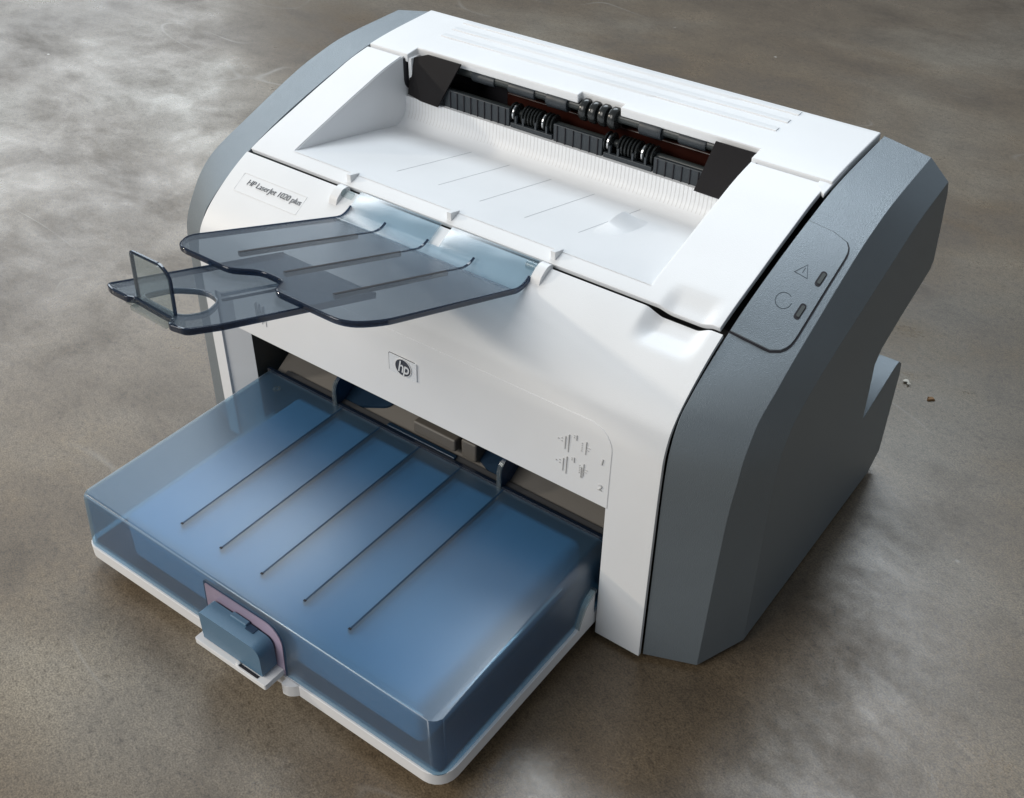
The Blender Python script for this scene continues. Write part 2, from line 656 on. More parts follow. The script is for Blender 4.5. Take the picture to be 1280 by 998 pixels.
np_o = rrect(nx0, nx1, ny0, ny1, .0008, 3)
name_plate = plate('name_plate', np_o, [rrect(nx0 + .0004, nx1 - .0004, ny0 + .0004, ny1 - .0004, .0006, 3)], nt_(.0002), nt_(-.0006), 'white', printer)
me = text_mesh('HP LaserJet 1020 plus', .0050, .18, .00008, .97, -.00006)
t = link('name_lettering', me, 'ink', printer)
xs_ = [vv.co.x for vv in me.vertices]
wid = max(xs_) - min(xs_)
t.matrix_local = on_slope(-.1124, .0326, .0003) @ Matrix.Diagonal((.0400 / wid, 1.0, 1, 1))

# maker's badge
bx0, bx1, bz0, bz1 = -.0082, .0096, .1112, .1218


def fy(lift):
    return lambda x, z: (x, front_y(z) - .0005 - lift, z)


badge_rim = plate('badge', rrect(bx0 - .0006, bx1 - .001, bz0 - .0001, bz1 + .0001, .0006, 3), [], fy(.0001), fy(-.001), 'ink', printer)
badge = plate('badge_face', rrect(bx0, bx1, bz0, bz1, .0005, 3), [], fy(.0005), fy(-.0006), 'silver', badge_rim)
ROT90 = Matrix.Rotation(math.pi / 2, 4, 'X')
cxb, czb = .0012, .1166
plate('badge_ring', disc(cxb, czb, .0054, 40, .96), [disc(cxb, czb, .0050, 40, .96)], fy(.0009), fy(.0003), 'white2', badge_rim)
plate('badge_roundel', [(cxb + .0051 * math.cos(a) + .0010 * math.sin(a) * 0, czb + .0049 * math.sin(a)) for a in np.linspace(0, 2 * math.pi, 40)[:-1]], [], fy(.0008), fy(.0003), 'ink', badge_rim)
me = text_mesh('hp', .0098, .28, .00012, .88, .00008)
t = link('badge_lettering', me, 'silver', badge_rim)
t.matrix_local = Matrix.Translation((cxb + .0001, front_y(czb) - .0005 - .0010, czb + .0001)) @ ROT90 @ Matrix.Diagonal((.80, 1.0, 1, 1))


# embossed pictograms beside the paper slots, relief shading put into their grey
def picto(marks, parent, name='embossed_pictogram'):
    v, f = [], []
    for (x0, x1, z0, z1, lean) in marks:
        y = front_y((z0 + z1) / 2) - .0005
        b = len(v)
        for yy in (y - .00025, y + .0004):
            v += [(x0, yy, z0), (x1, yy, z0), (x1 + lean, yy, z1), (x0 + lean, yy, z1)]
        f += [tuple(b + i for i in q) for q in ((0, 1, 2, 3), (7, 6, 5, 4), (0, 4, 5, 1), (1, 5, 6, 2), (2, 6, 7, 3), (3, 7, 4, 0))]
    return obj(name, v, f, 'emboss', parent)


def sheet_mark(x, z, extra):
    L = [(x, x + .00045, z - .0052, z + .0052, .0002), (x - .0018, x - .0014, z - .0042, z + .0034, .0002),
         (x + .0042, x + .0046, z + .0036, z + .0066, 0), (x + .0094, x + .0098, z - .0020, z + .0054, .0002),
         (x + .0100, x + .0112, z + .0007, z + .0010, 0), (x + .0105, x + .0117, z + .0022, z + .0025, 0)]
    for k in range(5):
        L.append((x + .0073, x + .0077, z - .0010 + k * .0011, z - .0006 + k * .0011, 0))
    for k in range(2):
        L.append((x + .0029, x + .0033, z + .0045 + k * .0011, z + .0049 + k * .0011, 0))
        L.append((x - .0037, x - .0032, z - .0004 + k * .0016, z + .0001 + k * .0016, 0))
    L.append((x - .0056, x - .0051, z + .0001, z + .0007, 0))
    if extra:
        L += [(x + .0082, x + .0086, z - .0032, z + .0030, .0002), (x + .0089, x + .0092, z - .0032, z + .0022, .0002)]
    return L


picto(sheet_mark(.0995, .1172, False), panel)
picto(sheet_mark(.0990, .1040, True), panel)
for x, z in ((-.1060, .1085), (-.1035, .1085), (-.1005, .1080)):
    picto([(x, x + .0004, z - .006, z + .004, .0002), (x + .0010, x + .0014, z - .004, z + .005, .0002), (x + .002, x + .0022, z - .008, z + .001, 0)], panel)
for s_, z in (('1', .1152), ('2', .1000)):
    me = text_mesh(s_, .0050, .15, .0002)
    t = link('embossed_number', me, 'emboss', panel)
    t.matrix_local = Matrix.Translation((.1180, front_y(z) - .0006, z)) @ ROT90

# ---- top cover with the output recess
RX0, RX1, RY0, RY1 = -.121, .105, .0585, .152
XR = .1447
yl = sorted(set([.0502, RY0] + list(np.linspace(RY0, .149, 34))))


def finger_top(p, n):
    x, y, z = p
    w = smoothstep(.1130, .1215, x) * (1 - smoothstep(.1345, .1415, x)) * (1 - smoothstep(.0535, .0655, y))
    d = .0024 * w
    return (x, y - n[1] * d, z - n[2] * d)


xs = sorted(set([-XW + .0006, RX0, RX1, XR] + list(np.linspace(-.145, RX0, 5)) + list(np.linspace(RX0, RX1, 14)) + list(np.linspace(RX1, XR, 30))))
yl = sorted(set(yl + list(np.linspace(.0502, .0675, 14))))
ymin_ = min(yl, key=lambda q: abs(q - RY0))
top = grid_cover('top_cover', xs, [s_of_y(y) for y in yl], lambda x, s: RX0 < x < RX1 and s > s_of_y(RY0), 'white', printer, solid=.003, bevel=.0009, fn=finger_top)
# strip that carries the cover beside the rear cover, right of the seam
plate('cover_step', [(.1405, .147), (XW - .0005, .141), (XW - .0005, .168), (.1440, .168), (.1440, .153), (.1405, .153)], [], nt_(.0002), nt_(-.002), 'white', top, bevel=.0004)


def floor_z(y):
    return .1765 - .18 * (y - RY0)


# recess floor and ribbed rear wall, one smooth sheet with a fillet
fl = [(RY0 - .0008, .17665)] + [(y, floor_z(y)) for y in np.linspace(RY0 + .001, .138, 10)]
R_ = .010
c_y, c_z = .1405, floor_z(.1405) + R_
for a in np.linspace(-85, 0, 9):
    fl.append((c_y + R_ * math.cos(math.radians(a)), c_z + R_ * math.sin(math.radians(a))))
fl.append((.1508, .1772))
fl.append((.1560, .1774))
n = len(fl)
v = [(x, y, z) for x in (RX0, RX1) for y, z in fl]
obj('recess_floor', v, [(i, i + 1, n + i + 1, n + i) for i in range(n - 1)], 'white', top, smooth=30)
for x, nm in ((RX0, -1), (RX1, 1)):
    low = [(y, z - .001) for y, z in fl if y < .1509]
    up = [(y, top_z(y) - .0007) for y in np.linspace(.1600, RY0 - .0005, 24)]
    pts = low + [(.1600, .176)] + up
    k = len(pts)
    x -= nm * .0004
    v = [(x, y, z) for y, z in pts] + [(x + nm * .0024, y, z) for y, z in pts]
    obj('recess_side_wall', v, [tuple(range(k)), tuple(range(k, 2 * k))] + [(i, (i + 1) % k, (i + 1) % k + k, i + k) for i in range(k)], 'white', top)
# fine vertical flutes of the rear wall, groove shade drawn as grey strips
v0, f0 = [], []
FP = [q for q in fl if q[0] > .1478][:-1]
for y, z in FP:
    ny, nz = (c_y - y), (c_z - z)
    l = math.hypot(ny, nz)
    ny, nz = (ny / l, nz / l) if z < c_z else (-1, 0)
    for x in (-.00012, .00012):
        v0.append((x, y + ny * .00012, z + nz * .00012))
f0 = [(2 * i, 2 * i + 1, 2 * i + 3, 2 * i + 2) for i in range(len(FP) - 1)]
fm = bpy.data.meshes.new('flute')
fm.from_pydata(v0, [], f0)
fm.materials.append(M['flute'])
for i in range(92):
    o = bpy.data.objects.new('flute', fm)
    col.objects.link(o)
    o.parent = top
    o.location = (RX0 + .004 + i * (RX1 - RX0 - .006) / 92, 0, 0)
# scored lines of the recess floor
for (xa, ya, xb, yb) in ((-.066, .079, -.0612, .1411), (-.0388, .0809, -.0341, .1415), (-.0093, .0793, -.0063, .1418), (.0185, .0794, .0229, .1415), (.0466, .0845, .0523, .1412)):
    x = (xa + xb) / 2
    v = [(x + s * .00018 + (y - .11) * .06, y, floor_z(y) + dz) for y in (ya, yb) for s in (-1, 1) for dz in (-.0006, .00008)]
    obj('scored_line', v, [(0, 1, 3, 2), (4, 6, 7, 5), (0, 4, 5, 1), (2, 3, 7, 6), (0, 2, 6, 4), (1, 5, 7, 3)], 'score', top)
# wave-shaped paper stop on the recess floor
v, f = [], []
W = []
for i in range(15):
    t_ = i / 14
    y = .091 + .036 * t_
    h = .0062 * math.sin(math.pi * t_ ** 1.5) ** 1.3
    W.append((y, h))
for y, h in W:
    z = floor_z(y)
    v += [(.0505 + (y - .11) * .06, y, z - .0004), (.0535 + (y - .11) * .06 + h * .2, y, z + h), (.0610 + (y - .11) * .10, y, z + h * .25), (.0660, y, z - .0004)]
for i in range(len(W) - 1):
    for j in range(3):
        f.append((i * 4 + j, i * 4 + j + 1, i * 4 + 5 + j, i * 4 + 4 + j))
obj('paper_stop_fin', v, f, 'white', top, smooth=60)

# little wedge tabs along the seam
for x in (-.0765, -.0092, .0535):
    za, zc = top_z(.0522), top_z(.0592)
    v = [(x, .0522, za - .001), (x + .0028, .0522, za - .001), (x + .0028, .0522, za + .0044), (x, .0522, za + .0044), (x, .0592, zc - .001), (x + .0028, .0592, zc - .001), (x + .0028, .0592, zc + .0004), (x, .0592, zc + .0004)]
    obj('wedge_tab', v, [(0, 1, 2, 3), (4, 7, 6, 5), (0, 4, 5, 1), (1, 5, 6, 2), (2, 6, 7, 3), (3, 7, 4, 0)], 'white', top, bevel=.0002)

# ---- rear cover
xr = sorted(set([-XW + .0006, -.1175, -.1205, -.0045, .0225, .104, .1468] + list(np.linspace(-.1175, .104, 10))))
yr = sorted(set([.1508, .1602, .1648] + list(np.linspace(.1602, .2083, 14)) + list(np.linspace(.1508, .1602, 4))))
rear = grid_cover('rear_cover', xr, [s_of_y(y) for y in yr], lambda x, s: (-.1175 < x < .104 and s < s_of_y(.16015)) or (-.0045 < x < .0225 and s < s_of_y(.1647)), 'white', printer, off=.0010, solid=.0052, bevel=.0008)


def rlift(lift):
    return lambda x, y: (x, y, top_z(y) + .0010 + lift)


JOG = [((-.116, -.076), (-.070, .026), (.032, .1025)), ((-.1160, -.094), (-.088, .050), (.056, .1035)), ((-.1165, -.056), (-.050, .064), (.070, .1045))]
for (y, j) in ((.1800, JOG[0]), (.1912, JOG[1]), (.2020, JOG[2])):
    (a0, a1), (b0, b1), (c0, c1) = j
    v, f = [], []
    for x, fo in ((a0, .0003), (a1, .0003), (b0, .0022), (b1, .0022), (c0, .0003), (c1, .0003)):
        for yy, h in ((y - fo, -.0003), (y, .0006), (y + .0030, .0005), (y + .0060, -.0003)):
            v.append((x, yy, top_z(yy) + .0010 + h))
    for i in range(5):
        for k in range(3):
            f.append((i * 4 + k, i * 4 + k + 1, i * 4 + 5 + k, i * 4 + 4 + k))
    f += [(0, 1, 2, 3), (20, 21, 22, 23)]
    obj('raised_rib', v, f, 'white', rear, smooth=20)
# rounded tongue of the rear cover reaching down the recess wall
tong = [(.1520, .2005), (.1520, .1880)] + [(.1578 - .0058 * math.cos(a), .1870 - .0058 * math.sin(a)) for a in np.linspace(0, math.pi, 9)] + [(.1636, .1880), (.1636, .2005)]


def tx(x):
    return lambda y, z: (x, y, z)


plate('cover_tongue', tong, [], tx(-.1160), tx(-.1185), 'white', rear, bevel=.0004)
tong2 = [(.1502, .2000), (.1502, .1880)] + [(.1578 - .0076 * math.cos(a), .1870 - .0076 * math.sin(a)) for a in np.linspace(0, math.pi, 9)] + [(.1656, .1880), (.1656, .2000)]
plate('tongue_gap', tong2, [], tx(-.1196), tx(-.1212), 'gap', rear)
# ---- paper exit: rollers, guides, flaps
ex = bpy.data.objects.new('paper_exit', None)
col.objects.link(ex)
ex.parent = printer
box('exit_back', -.119, .1035, .186, .190, .160, .200, 'gap', ex)
box('exit_floor', -.119, .1035, .1565, .186, .158, .162, 'gap', ex)
box('fuser_bar', -.060, .085, .1705, .176, .176, .1885, 'amber', ex, .001)
lathe_x('upper_shaft', [(-.095, .0028), (.09, .0028)], .1640, .1965, 'shaft', ex, 14)
lathe_x('lower_shaft', [(-.095, .0022), (.09, .0022)], .1600, .1835, 'shaft', ex, 14)
for x0, x1, r in ((-.0255, -.0115, .0046), (.0345, .0480, .0046), (-.078, -.062, .0034), (.058, .074, .0034), (-.052, -.034, .0036)):
    lathe_x('bush', [(x0, r * .92), (x0 + .0006, r), (x1 - .0006, r), (x1, r * .92)], .1635, .1960, 'slate', ex, 18)
for k in range(4):
    x = -.0005 + k * .0062
    lathe_x('pinch_roller', [(x - .0025, .0040), (x - .0022, .0054), (x - .0012, .0061), (x + .0012, .0061), (x + .0022, .0054), (x + .0025, .0040)], .1632, .1958, 'rubber', ex, 22)
for xa, xb in ((-.0465, -.0165), (.0165, .0480)):
    for k, tt in enumerate((0.02, .12, .30, .37, .44, .51, .58, .65, .80, .87, .96)):
        x = xa + (xb - xa) * tt
        lathe_x('exit_roller', [(x - .0008, .0034), (x - .0005, .0052), (x, .0056), (x + .0005, .0052), (x + .0008, .0034)], .1590, .1840, 'rubber', ex, 20)
    for tt in (.10, .78):
        x = xa + (xb - xa) * tt
        lathe_x('spring_clip', [(x - .0004, .0050), (x + .0004, .0050)], .1585, .1842, 'chrome', ex, 16)


def guide_seg(x0, x1, z1):
    o = box('guide_plate', x0, x1, .1530, .1550, .1765, z1, 'slate', ex, .0004)
    k = max(2, int((x1 - x0) / .0048))
    for i in range(k):
        x = x0 + (i + .5) * (x1 - x0) / k
        box('guide_rib', x - .0002, x + .0002, .1524, .1531, .1770, z1 - .0004, 'gap', o)


guide_seg(-.100, -.0455, .1878)
guide_seg(-.0150, .0168, .1872)
guide_seg(.0490, .0930, .1862)
for xa, xb in ((-.0445, -.016), (.0178, .048)):
    box('guide_sill', xa, xb, .1530, .1552, .1766, .1800, 'slate', ex, .0003)
    for tt in (.12, .30, .60, .86):
        x = xa + (xb - xa) * tt
        box('guide_prong', x - .0006, x + .0006, .1532, .1550, .1795, .1842, 'slate', ex)
# black flaps at both ends
v = [(-.1062, .1555, .2040), (-.0818, .1555, .2040), (-.0938, .1478, .1778), (-.1062, .1478, .1782), (-.1180, .1545, .1995), (-.1180, .1500, .1790)]
obj('exit_flap', v, [(0, 1, 2, 3), (4, 0, 3, 5)], 'black', ex, solid=.0012, soff=1)
v = [(.0818, .1555, .2035), (.1046, .1555, .2035), (.1046, .1478, .1770), (.0765, .1478, .1775)]
obj('exit_flap', v, [(0, 1, 2, 3)], 'black', ex, solid=.0012, soff=1)

# ---- control panel on the right side panel
A1 = sorted(D1, key=lambda p: p[1])
A0 = sorted(D0, key=lambda p: p[1])


def ruled_z(x, y):
    # the loft joins equal parameters of two curves; solve for the pair whose line passes over (x, y)
    best = None
    for a, b in zip(D0, D1):
        u = (x - a[0]) / (b[0] - a[0])
        yy = a[1] + u * (b[1] - a[1])
        zz = a[2] + u * (b[2] - a[2])
        if best and (best[0] - y) * (yy - y) <= 0 and best[0] != yy:
            t_ = (y - best[0]) / (yy - best[0])
            return best[1] + t_ * (zz - best[1])
        best = (yy, zz)
    return best[1]


def cz(lift):
    return lambda x, y: (x, y, ruled_z(x, y) + lift)


def subdiv(pts, d):
    out = []
    for i, p in enumerate(pts):
        q = pts[(i + 1) % len(pts)]
        k = max(1, int(math.dist(p, q) / d))
        out += [(p[0] + (q[0] - p[0]) * j / k, p[1] + (q[1] - p[1]) * j / k) for j in range(k)]
    return out


ctrl_o = roundpoly([(.1488, .0520), (.1736, .0545), (.1722, .1225), (.1488, .1225)], [0, .011, .011, 0], 6)


def strip_plate(name, pts, lift, depth, mat, parent):
    """plate following the lofted surface, cut in rows along y so that it bends with it"""
    ys = np.linspace(min(p[1] for p in pts) + 1e-5, max(p[1] for p in pts) - 1e-5, 30)
    rows = []
    P_ = pts + pts[:1]
    for y in ys:
        xx = []
        for (xa, ya), (xb, yb) in zip(P_[:-1], P_[1:]):
            if (ya - y) * (yb - y) < 0:
                xx.append(xa + (xb - xa) * (y - ya) / (yb - ya))
        if len(xx) >= 2:
            rows.append((min(xx), max(xx), y))
    v, f = [], []
    for a, b, y in rows:
        m_ = (a + b) / 2
        v += [(a, y, ruled_z(a, y) + lift), (m_, y, ruled_z(m_, y) + lift), (b, y, ruled_z(b, y) + lift), (b, y, ruled_z(b, y) - depth), (a, y, ruled_z(a, y) - depth)]
    for i in range(len(rows) - 1):
        for j in range(5):
            f.append((i * 5 + j, i * 5 + (j + 1) % 5, i * 5 + 5 + (j + 1) % 5, i * 5 + 5 + j))
    f += [(0, 1, 2, 3, 4), tuple(range(len(v) - 5, len(v)))]
    return obj(name, v, f, mat, parent, smooth=35)


gapo = roundpoly([(.1485, .0512), (.1744, .0537), (.1730, .1233), (.1485, .1233)], [0, .0118, .0118, 0], 6)
ctrl = strip_plate('control_panel', ctrl_o, .00075, .0005, 'grey', printer)
strip_plate('panel_seam', gapo, .00022, .0006, 'gap', ctrl)
for (x, y) in ((.1688, .0960), (.1690, .0768)):
    fr_ = plate('indicator_slot', rrect(x - .0014, x + .0014, y - .0042, y + .0042, .0013, 4), [], cz(.00095), cz(.0002), 'gap', ctrl)
    plate('indicator_lens', rrect(x - .0005, x + .0010, y - .0030, y + .0030, .0006, 3), [], cz(.0013), cz(.0002), 'lens', ctrl)
# warning triangle and ready ring, engraved
tri = [(.1572, .0925), (.1640, .0925), (.1606, .0995)]


def scale_about(pts, k):
    cx = sum(p[0] for p in pts) / len(pts)
    cy = sum(p[1] for p in pts) / len(pts)
    return [(cx + (x - cx) * k, cy + (y - cy) * k) for x, y in pts]


plate('warning_symbol', tri, [scale_about(tri, .86)], cz(.00082), cz(.0003), 'embossg', ctrl)
plate('warning_symbol', [(.1604, .0942), (.1608, .0942), (.1608, .0972), (.1604, .0972)], [], cz(.00082), cz(.0003), 'embossg', ctrl)
ring = [(.1606 + .0037 * math.cos(a), .0772 + .0042 * math.sin(a)) for a in np.linspace(math.radians(60), math.radians(370), 30)]
ring += [(.1606 + .0034 * math.cos(a), .0772 + .0039 * math.sin(a)) for a in np.linspace(math.radians(370), math.radians(60), 30)]
plate('ready_symbol', ring, [], cz(.00082), cz(.0003), 'embossg', ctrl)

# ------------------------------------------------------------------ output tray
ot = bpy.data.objects.new('output_tray', None)
col.objects.link(ot)
ot.parent = printer
TS = .335


def tz(y, lift=0.0):
    return .1665 + .0006 + (.033 - y) * TS + lift


def tmap(lift):
    return lambda x, y: (x, y, tz(y, lift))


TX0, TX1 = -.0618, .0510
YB = .0265
outl = roundpoly([(TX0, YB), (TX1, YB), (TX1 - .001, -.060), (.0445, -.0755), (.0060, -.0755), (-.0010, -.0640), (-.0145, -.0640), (-.0215, -.0745), (-.0530, -.0750), (TX0 - .001, -.0620)],
                 [0, 0, .012, .012, .004, .003, .004, .004, .006, .006], 6)
slots = []
for x in (-.0370, -.0093, .0194):
    slots.append(rrect(x - .0009, x + .0009, -.0562, .0168, .0004, 2))
tray_top = plate('tray_plate', outl, slots, tmap(0), tmap(-.0020), 'smoke', ot)
# curved heel and the flap lying against the front cover
prof = [(YB, tz(YB))]
P0_, P1_, P2_ = Vector((YB, tz(YB))), Vector((.0335, tz(.0335) - .0004)), Vector((.0385, top_z(.0385) + .0028))
for i in range(1, 9):
    t_ = i / 8
    q = (P0_ * (1 - t_) + P1_ * t_) * (1 - t_) + (P1_ * (1 - t_) + P2_ * t_) * t_
    prof.append((q.x, q.y))
prof.append((.0470, top_z(.0470) + .0028))
GAP0, GAP1 = -.0085, -.0015
v, f = [], []
for x in (TX0, GAP0, GAP1, TX1):
    v += [(x, y, z) for y, z in prof]
n = len(prof)
for c in range(3):
    for i in range(n - 1):
        if c == 1 and i >= n - 4:
            continue
        f.append((c * n + i, c * n + i + 1, (c + 1) * n + i + 1, (c + 1) * n + i))
obj('tray_heel', v, f, 'heel', ot, smooth=50, solid=.0012)
# dark rounded rim round the free edge, and ribs that close the slots from below
path = [(x, y, tz(y, .0004)) for x, y in outl[2:]]
path = [(TX1, p[0], p[1] + .0006) for p in prof[::-1][1:]] + path + [(TX0, p[0], p[1] + .0006) for p in prof[:-1]]
sweep('tray_rim', path, .0012, .0030, 'rim', ot, bevel=.0006)
for x in (-.0370, -.0093, .0194):
    v = [(x + s * .0007, y, tz(y, dz)) for y in (-.056, .0165) for s in (-1, 1) for dz in (-.0024, .0001)]
    obj('tray_rib', v, [(0, 1, 3, 2), (4, 6, 7, 5), (0, 4, 5, 1), (2, 3, 7, 6), (0, 2, 6, 4), (1, 5, 7, 3)], 'gap', ot)
    pth = [(x, .0165, tz(.0165, .0003)), (x, YB, tz(YB, .0003))] + [(x, y, z + .0003) for y, z in prof[1:-2]]
    sweep('tray_ridge', pth, .0010, .0008, 'rim', ot)
# hinge blocks on the printer with the tray's clear pivots
for x, s in ((-.0745, 1), (.0545, -1)):
    y0 = .0455
    z0 = top_z(y0)
    hb = plate('hinge_block', roundpoly([(y0 - .0085, z0 - .008), (y0 + .004, z0 - .003), (y0 + .004, z0 + .0030), (y0 - .001, z0 + .0034), (y0 - .0065, z0 - .0005)], [0, 0, .003, .004, .002], 4), [], tx(x - .0026), tx(x + .0026), 'white', printer, bevel=.0004)
    lathe_x('hinge_pivot', [(x + s * .0027, .0022), (x + s * .0085, .0022)], y0 - .001, z0 + .0010, 'clear', hb, 14)

# extension and stop
EL = -.0046


def emap(lift):
    return lambda x, y: (x, y, tz(y, EL + lift))


exo = roundpoly([(-.0385, -.030), (.0180, -.030), (.0168, -.112), (.0150, -.1265), (.0080, -.1285), (.0050, -.1240), (-.0190, -.1225), (-.0210, -.1245), (-.0300, -.1245), (-.0350, -.1225)], [0, 0, .002, .002, .002, .001, .001, .001, .002, .002], 4)
hole = roundpoly([(-.0200, -.1195), (.0040, -.1205), (.0050, -.1090), (-.0030, -.0960), (-.0140, -.0935), (-.0215, -.1040)], .005, 5)
slot = rrect(-.0100, -.0088, -.0900, -.0560, .0003, 2)
ext = plate('tray_extension', exo, [hole, slot], emap(0), emap(-.0022), 'smoke', ot)
sweep('extension_rim', [(x, y, tz(y, EL + .0004)) for x, y in exo[1:] + exo[:1]], .0012, .0028, 'rim', ext, bevel=.0003)
sweep('opening_rim', [(x, y, tz(y, EL + .0005)) for x, y in hole], .0011, .0026, 'smoke', ext, closed=True, bevel=.0004)
box('extension_rib', -.0098, -.0090, -.090, -.056, 0, .001, 'rib', ext).data.transform(Matrix(((1, 0, 0, 0), (0, 1, 0, 0), (0, -TS, 1, tz(0, EL - .0040)), (0, 0, 0, 1))))
# upright stop flap
zb = tz(-.1215, EL)
stop_o = roundpoly([(-.0185, 0), (.0025, 0), (.0025, .0150), (-.0015, .0185), (-.0185, .0185)], [0, 0, .002, .002, .001], 4)


def smap(o):
    return lambda x, h: (x - h * .10, -.1215 + o + h * .12, zb + h)


stp = plate('paper_stop', stop_o, [], smap(-.0006), smap(.0006), 'clear', ot)
stop_e = [(x - h * .10, -.1215 + h * .12, zb + h) for x, h in stop_o[1:] + stop_o[:1]]
sweep('stop_edge', stop_e, .0012, .0010, 'rim', stp, up=Vector((0, -1, .1)), bevel=.0003)
for x in (-.0205, .0050):
    lathe_x('stop_pivot', [(x - .0022, .0020), (x + .0022, .0020)], -.1225, zb - .0018, 'clear', stp, 12)
sweep('extension_latch', [(-.018, -.1240, zb - .0014), (.003, -.1245, zb - .0014)], .0040, .0016, 'clear', ext)

# ------------------------------------------------------------------ input tray
it = bpy.data.objects.new('input_tray', None)
col.objects.link(it)
it.parent = printer
TB0, TB1, TYF = -.1250, .1206, -.1186
base_o = rrect(TB0, TB1, TYF, .020, (.008, .011, 0, 0), 6)
zmap = lambda z: (lambda x, y: (x, y, z))
plate('tray_base', base_o, [], zmap(.0170), zmap(.0092), 'white2', it, bevel=.0010, seg=3)
box('tray_riser', -.06, .06, -.06, .02, .0, .0094, 'dark', it)
# arched flange of the base beside the right pillar
arch = [(-.0150, .0170), (-.0128, .0178), (-.0110, .0225), (-.0075, .0285), (-.0030, .0322), (.0015, .0338), (.0015, .0170)]
plate('base_flange', arch, [], tx(.1208), tx(.1180), 'white2', it, bevel=.0003)
plate('flange_lip', [(-.0128, .0178), (-.0112, .0232), (-.0078, .0298), (-.0032, .0338), (.0015, .0355), (.0015, .0338), (-.0030, .0322), (-.0075, .0285), (-.0110, .0225)], [], tx(.1216), tx(.1180), 'clear', it)

# lid: drafted, rounded shell
bm = bmesh.new()
lx0, lx1, ly0, ly1, lz0, lz1 = -.1240, .1192, -.1176, .0185, .0168, .0520
dr = .0022
vs = [bm.verts.new(c) for c in ((lx0, ly0, lz0), (lx1, ly0, lz0), (lx1, ly1, lz0), (lx0, ly1, lz0), (lx0 + dr, ly0 + dr * .7, lz1), (lx1 - dr, ly0 + dr * .7, lz1), (lx1 - dr, ly1, lz1), (lx0 + dr, ly1, lz1))]
for q in ((4, 5, 6, 7), (0, 1, 5, 4), (1, 2, 6, 5), (3, 0, 4, 7)):
    bm.faces.new([vs[i] for i in q])
bm.edges.ensure_lookup_table()


def eb(sel, w, seg):
    es = [e for e in bm.edges if sel(*[v_.co for v_ in e.verts])]
    bmesh.ops.bevel(bm, geom=es, offset=w, offset_type='OFFSET', segments=seg, profile=.5, affect='EDGES')


eb(lambda a, b: abs(a.x - b.x) < .004 and abs(a.y - b.y) < .004 and a.y < -.1, .006, 5)
eb(lambda a, b: a.z > .05 and b.z > .05 and max(a.y, b.y) > .017 and a.x > .1 and b.x > .1, .0062, 6)
eb(lambda a, b: a.z > .0519 and b.z > .0519 and not (a.y > .018 and b.y > .018) and min(a.x, b.x) < .1092 and (abs(a.y - b.y) > .1 or (max(a.y, b.y) < -.1)), .0030, 4)
bmesh.ops.recalc_face_normals(bm, faces=bm.faces)
lme = bpy.data.meshes.new('tray_lid')
bm.to_mesh(lme)
bm.free()
lid = link('tray_lid', lme, 'lid', it, smooth=60, solid=.0017)
wn = lid.modifiers.new('shading', 'WEIGHTED_NORMAL')
wn.keep_sharp = True
for i in range(5):
    x = -.0612 + .0284 * i
    rb = box('lid_groove', x - .00048, x + .00048, -.0985, .0172, .0490, .05208, 'rib', lid)
    box('groove_end', x - .0009, x + .0007, -.0995, -.0984, .0490, .0521, 'gap', lid)
sweep('lid_rear_lip', [(lx0 + .003, .0180, .0536), (lx1 - .003, .0180, .0536)], .0018, .0022, 'rim', lid)
sweep('lid_edge_highlight', [(lx0 + .006, ly0 + .0026, .0518), (lx1 - .010, ly0 + .0026, .0518)], .0010, .0008, 'highlight', lid, bevel=.0003)  # added strip drawing the bright highlight along the front edge
sweep('lid_edge_highlight', [(lx1 - .0047, ly0 + .012, .0508), (lx1 - .0047, -.020, .0508)], .0016, .0008, 'highlight', lid, bevel=.0003)  # added strip for the highlight on the right rounded edge
st = []
for k in range(9):
    a = 2 * math.pi * k / 9
    st.append(box('lid_dimple', -.0004, .0004, .0010, .0024, 0, .0004, 'clear', lid))
    st[-1].location = (-.1035, .0075, .0519)
    st[-1].rotation_euler = (0, 0, a)
# inner platform seen through the lid
box('paper_platform', -.0935, .1040, -.1110, .0150, .0190, .0482, 'navy', it, .0045, 4)
box('tray_well', -.1195, .1165, -.1145, .0150, .0168, .0186, 'rib', it)
# front window with the latch
wx0, wx1, wz0, wz1 = -.0262, .0252, .0175, .0470


def fy2(y):
    return lambda x, z: (x, y + (z - .0172) * .044, z)


plate('latch_window_edge', rrect(wx0 - .0014, wx1 + .0010, wz0, wz1 + .0010, (0, 0, .011, .0015), 6), [], fy2(-.1177), fy2(-.1165), 'rib', it)
plate('latch_window', rrect(wx0, wx1, wz0, wz1, (0, 0, .010, .001), 6), [], fy2(-.1181), fy2(-.1167), 'lilac', it)
lat = roundpoly([(-.0200, .0222), (.0205, .0222), (.0205, .0405), (-.0200, .0405)], [.001, .001, .006, .002], 6)
latch = plate('latch', lat, [], lambda x, z: (x, -.1275, z), lambda x, z: (x, -.1182, z), 'latch', it, bevel=.0009, seg=3)
box('latch_key', -.0055, .0052, -.1205, -.1176, .0370, .0418, 'latch', latch, .0004)
box('latch_notch', .0056, .0110, -.1215, -.1181, .0398, .0409, 'rib', latch)
plate('latch_ledge', rrect(-.0240, .0245, -.1302, -.1180, (.001, .001, 0, 0), 3), [], zmap(.0215), zmap(.0182), 'white2', it, bevel=.0005)
box('ledge_slot', .0060, .0185, -.1293, -.1279, .0195, .0218, 'gap', it)
box('ledge_stub', .0042, .0061, -.1297, -.1279, .0195, .0226, 'white2', it, .0003)
plate('ledge_spring', roundpoly([(.0262, -.1182), (.0345, -.1182), (.0325, -.1205), (.0300, -.1222), (.0262, -.1225)], .0010, 4), [], zmap(.0172), zmap(.0100), 'white2', it, bevel=.0006)

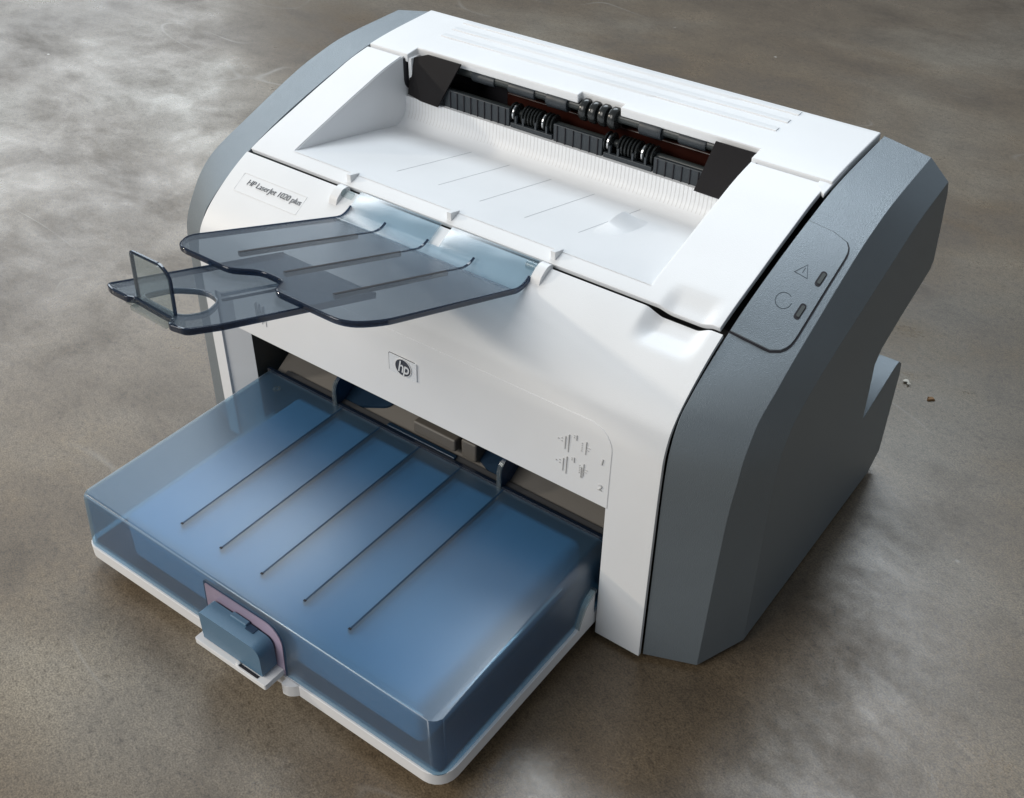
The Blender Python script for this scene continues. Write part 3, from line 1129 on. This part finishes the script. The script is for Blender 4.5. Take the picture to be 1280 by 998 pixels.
# inside the bay: feed plate, pad and paper guides
v = [(-.118, .0190, .0485), (.1225, .0190, .0485), (.1225, .060, .0745), (-.118, .060, .0745)]
obj('feed_plate', v, [(0, 1, 2, 3)], 'taupe', it, solid=.0015)
v = [(-.110, .0185, .0500), (.1225, .0185, .0500), (.1225, .0235, .0520), (-.110, .0235, .0520)]
obj('feed_edge', v, [(0, 1, 2, 3)], 'dark', it, solid=.0015)


def paper_guide(x, s):
    o = roundpoly([(.0170, .0480), (.0170, .0660), (.0260, .0720), (.0600, .0800), (.0600, .0480)], [.001, .006, .006, 0, 0], 5)
    gd = plate('paper_guide', o, [], tx(x - .0012), tx(x + .0012), 'guide', it, bevel=.0005)
    plate('guide_foot', roundpoly([(x, .0195), (x + s * .030, .030), (x + s * .034, .046), (x, .046)], [0, .004, .003, 0], 4), [], lambda a, b: (a, b, .0500 + (b - .019) * .62), lambda a, b: (a, b, .0480 + (b - .019) * .62), 'guide', gd)
    sweep('guide_edge', [(x, y - .0002, z) for y, z in o[3:11]], .0022, .0010, 'clear', gd, up=Vector((0, 1, .3)))


paper_guide(-.0660, 1)
paper_guide(.0500, -1)
box('separation_pad', -.0120, .0170, .0215, .0420, .0560, .0640, 'taupe', it, .001)
box('pad_block', .0200, .0300, .0230, .0420, .0540, .0660, 'taupe', it, .001)
box('pad_clip', -.0300, .0180, .0195, .0225, .0500, .0540, 'guide', it, .0005)

# ------------------------------------------------------------------ small debris on the floor
v, f = [], []
for i in range(7):
    a = i / 6 * 2.2
    v += [(.010 * i / 6 - .005, .0015 * math.cos(i * 1.7) - .0018, .0012 + .0022 * math.sin(a)), (.010 * i / 6 - .005, .0018 + .001 * math.sin(i), .0010 + .003 * math.sin(a + .4))]
    if i:
        f.append((2 * i - 2, 2 * i - 1, 2 * i + 1, 2 * i))
fk = obj('dry_flake', [(a * .6, b_ * .6, c_ * .5) for a, b_, c_ in v], f, 'flake', None, solid=.0003)
fk.location = (.1700, .3060, 0)
fk.rotation_euler = (0, 0, -.5)
fk['label'] = 'tiny pale curled flake on the floor behind the printer'
fk['category'] = 'flake'
pts = [(.0020 * (1 + .35 * math.sin(3 * a + 1) + .2 * math.sin(5 * a)) * math.cos(a), .0022 * (1 + .3 * math.sin(2 * a) + .15 * math.cos(7 * a)) * math.sin(a)) for a in np.linspace(0, 2 * math.pi, 26)[:-1]]
sp = plate('rust_crumb', pts, [], lambda x, y: (x * .8, y * .8, .0011), lambda x, y: (x, y, .0), 'orange', None)
sp.location = (.1890, .2980, .0002)
sp['label'] = 'small orange-brown crumb on the floor beside the pale flake'
sp['category'] = 'crumb'
